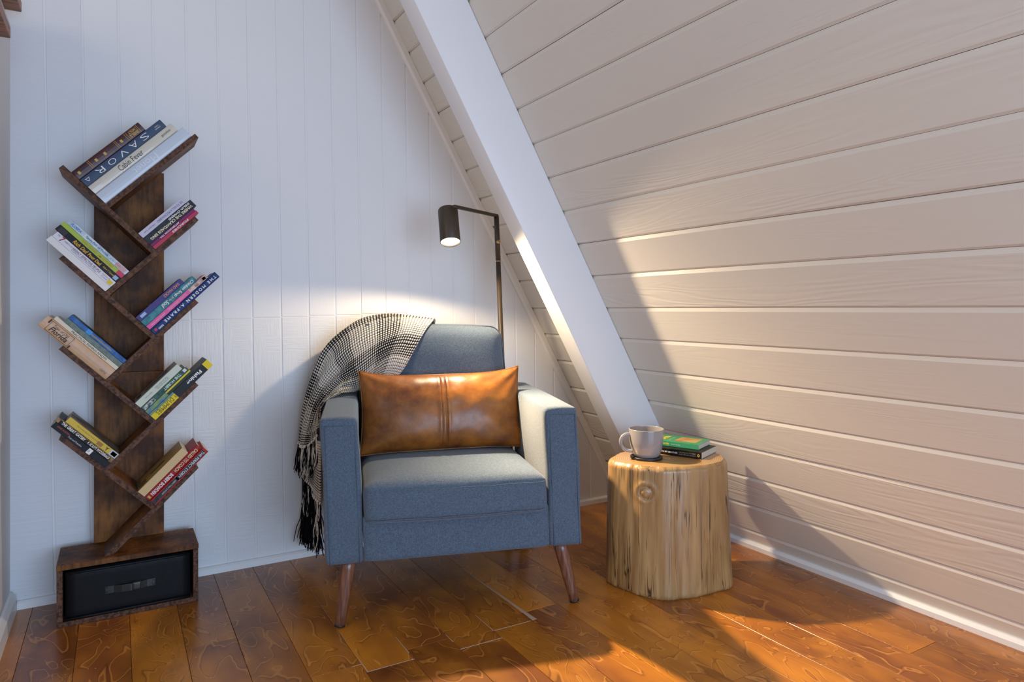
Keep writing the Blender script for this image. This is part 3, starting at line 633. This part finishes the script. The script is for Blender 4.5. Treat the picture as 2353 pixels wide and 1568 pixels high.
# ------------------------------------------------------------------ armchair
YAW = math.radians(-17.064); A0 = Vector((.809, -.671, 0))
MCH = Matrix.Translation(A0) @ Matrix.Rotation(YAW, 4, 'Z')
def sh(p): return Vector((p[0] - .039 * (p[2] - .205) * (1 if p[2] > .205 else 0), p[1], p[2]))
def shm(me):
    for v in me.vertices: v.co = sh(v.co)
    return me
ch = thing('armchair', 'slate blue upholstered armchair with tapered wooden legs, under the reading lamp', 'armchair', A0, (0, 0, YAW))
DEP = .655
def armfn(side):
    def f(p, a, b, c):
        z = p.z + (.012 * (p.y / DEP) if c > 0 else 0) + (.004 * (1 - a * a) * max(0, c) if c > .9 else 0)
        x = p.x + .002 * math.sin(p.z * 17 + p.y * 9)
        return (x, p.y + .0015 * math.sin(p.z * 23 + p.x * 31), z)
    return f
LA = (0, .1125); RA = (.694, .806)
for (xa, xb_), zt in ((LA, .641), (RA, .650)):
    arm = add('armrest', shm(rbox(xa, xb_, 0, DEP, .203, zt, .014, 22, armfn(0))), M_FAB, ch)
    q = []
    for x in (xa + .013, xb_ - .013):
        q.append(tube([sh((x, -.0012, .205 + (zt - .225) * k / 8)) for k in range(9)], .0010, 5))
    q.append(tube([sh((xa + .013 + (xb_ - xa - .026) * k / 6, -.0012, zt - .020)) for k in range(7)], .0010, 5))
    add('seam', join(q), M_STITCH, arm)
add('front_rail', shm(rbox(.112, .695, .002, .06, .205, .345, .010, 12)), M_FAB, ch)
add('seat_base', shm(rbox(.112, .695, .05, DEP - .03, .215, .335, .01, 6)), M_FAB, ch)
def seatfn(p, a, b, c):
    f = max(0, 1 - a ** 4) * max(0, 1 - b ** 6)
    z = p.z + (.016 * f if c > 0 else -.0) - (.010 * max(0, 1 - a * a) * 0)
    if b < -.8: z += -.004 * math.sin((a + 1) * 1.6) * (1 if c < 0 else .3)
    return (p.x, p.y - .008 * max(0, -b) ** 6 * (1 - a * a), z)
seat = add('seat_cushion', shm(rbox(.116, .690, -.022, .50, .322, .442, .030, 26, seatfn)), M_FAB, ch)
q = []
for z, r in ((.424, .0009), (.336, .0018)):
    q.append(tube([sh((.128 + .55 * k / 24, -.0245 - .008 * (1 - (k / 12 - 1) ** 2) + (.006 if k in (0, 24) else 0), z - .002 * math.sin(k * .9) * .5)) for k in range(25)], r, 6))
add('piping', join(q), M_FAB, seat)
def backfn(p, a, b, c):
    h = (p.z - .42) / .49
    bulge = -.030 * max(0, 1 - a ** 4) * max(0, 1 - (2 * h - 1) ** 4) if b < 0 else 0
    x = .403 + (p.x - .403) * (1 - .05 * max(0, h) ** 3)
    wr_ = .004 * noise.noise(Vector((p.x * 6, p.z * 9, 1.3))) + .003 * math.sin(p.z * 40 + p.x * 22) * max(0, 1 - h * 1.4)
    zz = p.z + (.010 * (1 - a * a) if c > .5 else 0)
    return (x, p.y + bulge + .20 * (p.z - .44) * 1.0 * .45 + (wr_ if b < 0 else 0), zz)
back = add('back_cushion', shm(rbox(.118, .690, .475, .625, .42, .900, .048, 26, backfn)), M_FAB, ch)
pp = []
for k in range(40):
    t_ = k / 39
    if t_ < .38: pt_ = (.6875 - .000 * t_, .50, .50 + .34 * t_ / .38)
    else:
        a = (t_ - .38) / .12 * PI / 2
        pt_ = (.642 + .045 * math.cos(min(a, PI / 2)), .50, .853 + .048 * math.sin(min(a, PI / 2))) if t_ < .5 else (.642 - .50 * (t_ - .5) / .5, .50, .901 + .008 * math.sin((t_ - .5) * PI))
    h = (pt_[2] - .42) / .49; x = .403 + (pt_[0] - .403) * (1 - .05 * h ** 3)
    pp.append(sh((x + (.0005 if t_ < .5 else 0), pt_[1] + .09 * (pt_[2] - .44), pt_[2])))
add('piping', tube(pp, .0028, 6), M_FAB, back)
add('back_frame', shm(rbox(.112, .690, .60, DEP, .205, .80, .018, 10, lambda p, a, b, c: (p.x, p.y + .0 * p.z, p.z))), M_FAB, ch)
def leg(top, foot):
    a, b = Vector(foot), Vector(top); path = [a + (b - a) * k / 6 for k in range(7)]
    o = add('leg', tube(path, [.0155 + (.0245 - .0155) * k / 6 for k in range(7)], 20), M_LEG, ch)
    d = (a - b).normalized(); add('foot_glide', tube([a + Vector((0, 0, .0005)), a - d * .006 + Vector((0, 0, .0)), ], .0162, 16), M_BLACKP, o)
leg((.068, .060, .207), (.040, .046, .0035)); leg((.742, .060, .207), (.792, .048, .0035))
leg((.075, .58, .207), (.045, .60, .0035)); leg((.735, .58, .207), (.765, .60, .0035))

# ------------------------------------------------------------------ leather pillow
def pillow():
    NX, NZ = 90, 50; W2, H2, T = .298, .152, .076
    V = []; Fc = []; idx = {}
    def pt(u, v, s):
        ex = 1 - .055 * (1 - abs(u) ** 3) * 0
        x = W2 * u * (1 - .040 * (1 - v * v) ** 1.0 * abs(u) ** 2)
        zz = H2 * v * (1 - (.16 if v > 0 else .05) * (1 - u ** 4))
        f = max(0, (1 - abs(u) ** 2.6)) ** .55 * max(0, (1 - abs(v) ** 2.4)) ** .55
        y = T * f * s
        seam = math.exp(-(u * W2 / .006) ** 2); y -= s * .006 * seam * f
        y += s * .004 * math.exp(-((abs(u * W2) - .014) / .006) ** 2) * f
        # creases running out of the corners
        cr = abs(u) ** 3 * abs(v) ** .6
        y += s * .010 * cr * f * math.sin(14 * math.atan2(abs(v) - 1.15, abs(u) - 1.15) + 3 * u)
        y += s * .0028 * f * noise.noise(Vector((u * 4.0, v * 3.0, 5 + s)))
        if v > .55: y += s * .0014 * f * math.sin(u * 31) * (v - .55) * 2
        return (x, y, zz)
    for s in (-1, 1):
        for j in range(NZ + 1):
            for i in range(NX + 1):
                u, v = 2 * i / NX - 1, 2 * j / NZ - 1
                key = (i, j, s if 0 < i < NX and 0 < j < NZ else 0)
                if key not in idx: idx[key] = len(V); V.append(pt(u, v, s))
        g = lambda i, j: idx[(i, j, s if 0 < i < NX and 0 < j < NZ else 0)]
        for j in range(NZ):
            for i in range(NX): Fc.append((g(i, j), g(i + 1, j), g(i + 1, j + 1), g(i, j + 1)))
    st = []
    for sx in (-.0095, .0095, ):
        for k in range(46):
            v0 = -.90 + 1.8 * k / 46; v1 = v0 + .022
            a, b = pt(sx / W2, v0, -1), pt(sx / W2, v1, -1)
            st.append(tube([(a[0], a[1] - .0006, a[2]), (b[0], b[1] - .0006, b[2])], .0009, 4))
    edge = [pt(u, v, 1) for (u, v) in [(-1 + 2 * k / 40, -1) for k in range(40)] + [(1, -1 + 2 * k / 24) for k in range(24)] + [(1 - 2 * k / 40, 1) for k in range(40)] + [(-1, 1 - 2 * k / 24) for k in range(24)]]
    return fixn(mesh('pillow', V, Fc, True)), join(st), tube(edge, .0022, 6, closed=True)
pm, stm, egm = pillow()
tilt = math.radians(-17)
PM = MCH @ Matrix.Translation((.398, .385, .603)) @ Matrix.Rotation(tilt, 4, 'X') @ Matrix.Rotation(math.radians(-.6), 4, 'Y')
pil = thing('throw_pillow', 'caramel brown leather lumbar pillow with a stitched centre seam, on the armchair', 'pillow')
pil.matrix_world = PM
pb = add('cover', pm, M_LEATH, pil); add('stitching', stm, M_LSTITCH, pil); add('edge_seam', egm, M_LEATH, pil)
add('care_tag', fixn(mesh('tag', [(.293, -.012, -.105), (.306, -.016, -.100), (.309, -.013, -.128), (.297, -.010, -.134), (.293, -.011, -.105), (.306, -.015, -.100), (.309, -.012, -.128), (.297, -.009, -.134)], BOXF)), flat('#e6e4e2', .7), pil, label='small white care tag')

# ------------------------------------------------------------------ throw blanket
rows = [
 [(.40, .655, .89), (.30, .665, .925), (.18, .665, .93), (.08, .665, .895), (.0, .66, .81), (-.05, .65, .70), (-.09, .64, .58), (-.118, .63, .47)],
 [(.393, .57, .928), (.29, .575, .943), (.18, .575, .943), (.072, .58, .905), (-.018, .57, .82), (-.066, .56, .70), (-.098, .56, .58), (-.113, .55, .475)],
 [(.346, .488, .886), (.27, .482, .896), (.18, .49, .868), (.09, .495, .815), (.02, .50, .75), (-.046, .51, .655), (-.085, .51, .55), (-.102, .51, .465)],
 [(.294, .455, .80), (.23, .448, .81), (.17, .455, .785), (.10, .455, .735), (.035, .46, .700), (-.032, .475, .63), (-.064, .48, .545), (-.078, .48, .475)],
 [(.244, .442, .726), (.20, .435, .735), (.15, .435, .715), (.10, .455, .682), (.03, .435, .672), (-.026, .445, .62), (-.044, .45, .56), (-.055, .45, .50)],
 [(.16, .44, .67), (.14, .44, .674), (.12, .45, .672), (.08, .455, .668), (.02, .41, .666), (-.026, .40, .63), (-.036, .41, .57), (-.042, .42, .52)]]
R2 = [catmull(r, 9) for r in rows]; cols = list(zip(*R2)); G = [catmull(c, 9) for c in cols]     # G[i][j]: i along a row, j across rows
ni, nj = len(G), len(G[0])
for i in range(ni):
    for j in range(nj):
        fold = math.exp(-((i / ni - .72) / .22) ** 2)
        G[i][j] = G[i][j] + Vector((-.010 * fold * math.sin(j * .85), -.006 * fold * math.cos(j * .85), .004 * noise.noise(Vector((i * .12, j * .15, 2)))))
def sheet(G, th, name):
    ni, nj = len(G), len(G[0]); V = []; Fc = []; UV = []
    us = [0]; vs = [0]
    for i in range(1, ni): us.append(us[-1] + sum((G[i][j] - G[i - 1][j]).length for j in range(nj)) / nj)
    for j in range(1, nj): vs.append(vs[-1] + sum((G[i][j] - G[i][j - 1]).length for i in range(ni)) / ni)
    N = [[None] * nj for _ in range(ni)]
    for i in range(ni):
        for j in range(nj):
            a = G[min(i + 1, ni - 1)][j] - G[max(i - 1, 0)][j]; b = G[i][min(j + 1, nj - 1)] - G[i][max(j - 1, 0)]
            N[i][j] = a.cross(b).normalized()
    for s in (.5, -.5):
        for i in range(ni):
            for j in range(nj): V.append(G[i][j] + N[i][j] * th * s); UV.append((us[i], vs[j]))
    o = ni * nj
    for i in range(ni - 1):
        for j in range(nj - 1):
            a, b, c, d = i * nj + j, (i + 1) * nj + j, (i + 1) * nj + j + 1, i * nj + j + 1
            Fc += [(a, b, c, d), (o + d, o + c, o + b, o + a)]
    for i in range(ni - 1):
        for j in (0, nj - 1): Fc.append((i * nj + j, (i + 1) * nj + j, o + (i + 1) * nj + j, o + i * nj + j))
    for j in range(nj - 1):
        for i in (0, ni - 1): Fc.append((i * nj + j, i * nj + j + 1, o + i * nj + j + 1, o + i * nj + j))
    me = mesh(name, V, Fc, True); uvl = me.uv_layers.new(name='UVMap')
    for l in me.loops: uvl.data[l.index].uv = UV[l.vertex_index]
    return fixn(me)
th_root = thing('throw_blanket', 'black and cream woven fringed blanket draped over the left of the armchair', 'blanket', A0, (0, 0, YAW))
add('cloth', sheet(G, .006, 'cloth'), M_THROW, th_root)
lowG = []
for i in range(14):
    t_ = i / 13; r = []
    for j in range(12):
        s = j / 11; dep = .60 - .20 * s
        x = -.095 + .060 * s - .006 * math.sin(s * 9 + t_) + .006 * (1 - t_)
        r.append(Vector((x, dep, .50 - (.215 - .05 * (1 - s)) * t_)))
    lowG.append(r)
add('lower_fold', sheet(lowG, .006, 'fold'), M_THROW, th_root)
darkG = [[Vector((-.108 + .055 * (j / 7) - .004 * math.sin(j), .635 - .10 * j / 7, .47 - .25 * i / 9)) for j in range(8)] for i in range(10)]
add('black_fold', sheet(darkG, .005, 'dark_fold'), M_YBLK, th_root, label='plain black folded edge')
def fringe(hem, n, L, spread, per, blackp, name):
    B, Cc = [], []
    for k in range(n):
        f = k / (n - 1) * (len(hem) - 1); i = min(int(f), len(hem) - 2); p = hem[i].lerp(hem[i + 1], f - i)
        sway = random.uniform(-1, 1)
        kn = p - Vector((0, 0, .012))
        for c in range(per):
            dx, dy = random.gauss(0, spread), random.gauss(0, spread); l = L * random.uniform(.82, 1.1)
            path = [p + Vector((dx * .2, dy * .2, .004)), kn + Vector((dx * .15, dy * .15, 0))]
            for s in (.3, .55, .8, 1):
                path.append(kn + Vector((dx * s * 1.2 + .003 * math.sin(s * 7 + k + c) + sway * .004 * s, dy * s * 1.2 + .003 * math.cos(s * 6 + c * 2 + k), -l * s)))
            (B if random.random() < blackp else Cc).append(tube(path, [.0017, .0022, .0017, .0017, .0016, .0012], 5))
    if B: add(name, join(B), M_YBLK, th_root, kind='stuff')
    if Cc: add('cream_fringe', join(Cc), M_YCRM, th_root, kind='stuff')
hem = [G[ni - 1][j] for j in range(nj)]
fringe(hem, 30, .105, .007, 5, .62, 'black_fringe')
hem2 = [lowG[-1][j] for j in range(12)]
fringe(hem2, 20, .115, .006, 5, .7, 'black_fringe')
hem3 = [darkG[-1][j] for j in range(8)] + [Vector((-.035, .45, .23))]
fringe(hem3, 26, .135, .009, 7, .97, 'black_fringe')
# knots along the hems
kn = []
for hm in (hem, hem2):
    for k in range(16):
        f = k / 15 * (len(hm) - 1); i = min(int(f), len(hm) - 2); p = hm[i].lerp(hm[i + 1], f - i)
        kn.append(tube([p + Vector((.0, -.004, .003)), p + Vector((-.003, -.002, -.004)), p + Vector((.001, .004, -.009))], [.003, .0042, .003], 6))
add('hem_knots', join(kn), M_YCRM, th_root, kind='stuff')

# ------------------------------------------------------------------ reading lamp
LB = Vector((1.70, -.222, 0)); LTOP = Vector((1.645, -.21, 1.364))
lamp = thing('floor_lamp', 'slim bronze floor lamp with a lit cylinder shade behind the armchair', 'lamp', LB)
def ladd(name, me, mat=M_BRZ, par=None): me.transform(Matrix.Translation(-LB)); return add(name, me, mat, par or lamp)
m = lathe([(.0, 0), (.12, 0), (.122, .004), (.120, .012), (.114, .015), (.0, .016)], 56); m.transform(Matrix.Translation(LB)); ladd('base', m)
PD = (LTOP - (LB + Vector((0, 0, .014))))
pp_ = lambda f: LB + Vector((0, 0, .014)) + PD * f
def sqtube(a, b, r):
    d = (b - a).normalized(); u = d.cross(Vector((.3, .95, 0))).normalized(); v = u.cross(d).normalized()
    k = [u * r + v * r, -u * r + v * r, -u * r - v * r, u * r - v * r]
    return bevel(prism([a + q for q in k], [b + q for q in k]), .0012, 2)
ladd('lower_pole', tube([pp_(0), pp_(.3), pp_(.855)], .0105, 14)); ladd('upper_pole', tube([pp_(.857), pp_(.93), pp_(.996)], .0108, 14))
ladd('pole_joint', tube([pp_(.8545), pp_(.8575)], .0109, 14), M_BRASS)
m = lathe([(0, 0), (.0075, 0), (.0085, .002), (.0085, .007), (.0065, .009), (0, .0095)], 20)
m.transform(Matrix.Translation(pp_(.915) + Vector((-.002, -.008, 0))) @ Matrix.Rotation(PI / 2, 4, 'X')); ladd('knob', m, M_BRASS)
ad = Vector((-.889, -.457, 0)).normalized()
ARM_END = LTOP + ad * .292 + Vector((0, 0, -.003))
ladd('arm', sqtube(LTOP + Vector((.007, .003, -.004)), ARM_END, .0062))
rot = HAX.to_track_quat('-Z', 'Y').to_matrix().to_4x4()
m = lathe([(.0, .074), (.030, .074), (.0375, .0715), (.039, .066), (.039, -.072), (.0375, -.0735), (.0365, -.072), (.0365, .062), (.0, .064)], 48)
m.transform(Matrix.Translation(HEAD) @ rot); sh_ = ladd('lamp_shade', m)
m = lathe([(.0, -.0735), (.02, -.0725), (.032, -.069), (.0362, -.0645), (.0362, -.045), (.0, -.044)], 40)
m.transform(Matrix.Translation(HEAD) @ rot); ladd('bulb', m, M_BULB)
m = lathe([(.0, .0735), (.010, .0735), (.011, .078), (.007, .083), (0, .084)], 20); m.transform(Matrix.Translation(HEAD) @ rot); ladd('finial', m)

# ------------------------------------------------------------------ stump table
SC = Vector((1.975, -.885, 0))
st = thing('stump_table', 'glossy tree stump side table beside the armchair', 'side table', SC)
def closed(P, n):
    m = len(P); out = []
    for k in range(n):
        f = k / n * m; i = int(f); t_ = f - i
        p0, p1, p2, p3 = [Vector(P[(i + q) % m]) for q in (-1, 0, 1, 2)]
        out.append(.5 * ((2 * p1) + (p2 - p0) * t_ + (2 * p0 - 5 * p1 + 4 * p2 - p3) * t_ * t_ + (3 * p1 - p0 - 3 * p2 + p3) * t_ ** 3))
    return out
topP = [(1.753, -.84), (1.772, -.90), (1.803, -.955), (1.86, -1.003), (1.95, -1.038), (2.045, -1.045), (2.12, -1.018), (2.172, -.955), (2.185, -.87), (2.15, -.79), (2.06, -.735), (1.95, -.718), (1.86, -.735), (1.785, -.78)]
botP = [(1.765, -.80), (1.777, -.875), (1.797, -.945), (1.84, -1.008), (1.94, -1.042), (2.05, -1.048), (2.128, -1.040), (2.178, -.965), (2.19, -.875), (2.155, -.79), (2.06, -.735), (1.95, -.718), (1.86, -.735), (1.79, -.76)]
NT_, NZ_ = 260, 90; T_, B_ = closed(topP, NT_), closed(botP, NT_); HT = .44
V = []; Fc = []
for j in range(NZ_ + 1):
    f = j / NZ_; z = HT * f
    for i in range(NT_):
        p = B_[i].lerp(T_[i], f ** .8); n_ = (T_[(i + 1) % NT_] - T_[i - 1]); n_ = Vector((n_.y, -n_.x)).normalized()
        c_, s_ = math.cos(2 * PI * i / NT_), math.sin(2 * PI * i / NT_)
        g = noise.noise(Vector((c_ * 4.5, s_ * 4.5, z * 1.6))) * .006 + noise.noise(Vector((c_ * 12 + z, s_ * 12, z * 2.2))) * .0018
        g += -abs(noise.noise(Vector((c_ * 24, s_ * 24 + z * .8, z * 1.2)))) * .0013 + noise.noise(Vector((c_ * 9, s_ * 9, z * 14))) * .0012
        P3 = Vector((p.x, p.y, z)); dd = (P3 - Vector((1.806, -.952, .352))).length
        g += .0042 * math.exp(-(dd / .015) ** 4) - .0045 * math.exp(-((dd - .021) / .004) ** 2) + .003 * math.exp(-((dd - .032) / .008) ** 2) - .003 * math.exp(-(dd / .004) ** 2)
        if f > .96: g -= .012 * ((f - .96) / .04) ** 2
        if f < .03: g -= .006 * (1 - f / .03) ** 2 + .003 * noise.noise(Vector((c_ * 20, s_ * 20, 3)))
        q = p + n_ * g; V.append((q.x - SC.x, q.y - SC.y, z))
for j in range(NZ_):
    for i in range(NT_): Fc.append((j * NT_ + i, j * NT_ + (i + 1) % NT_, (j + 1) * NT_ + (i + 1) % NT_, (j + 1) * NT_ + i))
Fc.append(tuple(range(NT_))[::-1])
add('trunk', fixn(mesh('trunk', V, Fc, True)), M_STUMP, st)
top = V[-NT_:]; cx = sum(p[0] for p in top) / NT_; cy = sum(p[1] for p in top) / NT_
Vt = []; Ft = []; RN = 24
for r in range(RN + 1):
    k = 1 - r / RN * .985
    for p in top: Vt.append((cx + (p[0] - cx) * k, cy + (p[1] - cy) * k, HT + (.0006 * min(1, r / 2))))
for r in range(RN):
    for i in range(NT_): Ft.append((r * NT_ + i, r * NT_ + (i + 1) % NT_, (r + 1) * NT_ + (i + 1) % NT_, (r + 1) * NT_ + i))
Ft.append(tuple(range(RN * NT_, (RN + 1) * NT_)))
add('cut_top', fixn(mesh('cut_top', Vt, Ft, True)), M_RINGS, st, label='flat sawn top showing growth rings')
ZT = HT + .0008
cst = add('coaster', lathe([(0, 0), (.055, 0), (.0565, .002), (.0565, .0075), (.055, .009), (.050, .009), (.049, .006), (0, .006)], 56), M_COAST, label='round black coaster under the grey mug', cat='coaster')
cst.location = (1.892, -.858, ZT)
mug = thing('mug', 'light grey glazed mug on a black coaster on the stump', 'mug', (1.892, -.858, ZT + .0065))
prof = [(0, .002), (.030, .0), (.040, .0005), (.0445, .004), (.050, .016), (.0555, .034), (.0590, .054), (.0605, .074), (.0612, .092), (.0612, .0975), (.0600, .0985), (.0585, .0975), (.0580, .090), (.0565, .060), (.0525, .034), (.045, .014), (.030, .007), (0, .006)]
pr2 = [(0, .002)] + [tuple(v) for v in catmull([Vector((a, b, 0)) for a, b in prof], 3)]
body = add('body', lathe([(max(0, p[0]), p[1]) for p in pr2[1:]], 64), M_MUG, mug)
hp = [Vector((-.055, 0, .078)), Vector((-.072, 0, .080)), Vector((-.088, 0, .070)), Vector((-.093, 0, .053)), Vector((-.086, 0, .034)), Vector((-.070, 0, .022)), Vector((-.049, 0, .020))]
m = tube(catmull(hp, 5), .0062, 12); m.transform(Matrix.Rotation(-TH, 4, 'Z') @ Matrix.Rotation(math.radians(6), 4, 'Z')); add('handle', m, M_MUG, mug)

def flatbook(label, c0, c1, W, z, t, cover, spine_txt, front_fn=None):
    """book lying flat: spine runs from c0 to c1 on the near side, W = depth away from the camera"""
    a, b = Vector((*c0, z)), Vector((*c1, z)); d = (b - a).normalized(); nrm = Vector((-d.y, d.x, 0)); L = (b - a).length
    root = thing('book', label, 'book', group='books on the stump table'); root.matrix_world = Matrix(((d.x, nrm.x, 0, a.x), (d.y, nrm.y, 0, a.y), (0, 0, 1, z), (0, 0, 0, 1)))
    ct = .0009; outer = [(W, 0), (.0006, 0), (0, .0006), (0, t - .0006), (.0006, t), (W, t)]; inner = [(W, t - ct), (ct, t - ct), (ct, ct), (W, ct)]
    add('cover', prism([(0, y, q) for y, q in outer + inner], [(L, y, q) for y, q in outer + inner]), cover, root)
    add('pages', box(.0008, L - .0008, ct, W - .001, ct, t - ct), M_PAGES, root)
    for (s, x0, x1, zc, hh, m, bold) in spine_txt:
        M4 = Matrix(((1, 0, 0, (x0 + x1) / 2 * L), (0, 0, -1, -.0004), (0, 1, 0, zc * t), (0, 0, 0, 1)))
        add('lettering', text_fit(s, M4, (x1 - x0) * L, hh * t, bold), m, root)
    if front_fn: front_fn(root, L, W, t)
    return root
GR = flat('#3f8a62', .4); YE = flat('#e0d040')
bb1 = flatbook('black paperback with cream pages beneath the green bird guide on the stump', (1.955, -.772), (2.043, -.974), .150, ZT, .0235, flat('#17120f', .4), [('DAYS WITH MY BROTHER', .18, .60, .5, .26, WH, .01), ('NICHOLAS SPARKS', .62, .90, .66, .2, flat('#9a8a7a'), 0), ('AND MICAH SPARKS', .62, .90, .36, .2, flat('#9a8a7a'), 0), ('O', .93, .97, .5, .42, GO, .05)])
def gf(root, L, W, t):
    def T(s, x, y, l, h, m, bold=.0):
        # cover title reads with its head towards the far right corner, letters up away from the spine
        M4 = Matrix(((0, -1, 0, x * L), (1, 0, 0, y * W), (0, 0, 1, t + .0004), (0, 0, 0, 1)))
        add('lettering', text_fit(s, M4, l, h, bold), m, root)
    T('Birds of', .10, .42, W * .62, .022, YE, .03); T('Florida', .25, .42, W * .70, .026, YE, .03); T('Field Guide', .40, .42, W * .5, .011, flat('#a8d0b0'))
    add('cover_print', box(.50 * L, .90 * L, .18 * W, .82 * W, t - .0001, t + .0003), mottled('painted_bird_print', '#a89a5a', '#b5523a', 28), root)
flatbook('green bird field guide with yellow lettering on top of a black paperback on the stump', (1.985, -.752), (2.068, -.936), .125, ZT + .0240, .0185, GR, [('Birds of Florida', .10, .45, .55, .42, YE, .02), ('Field Guide', .49, .66, .5, .2, flat('#b8dcc4'), 0)], gf)
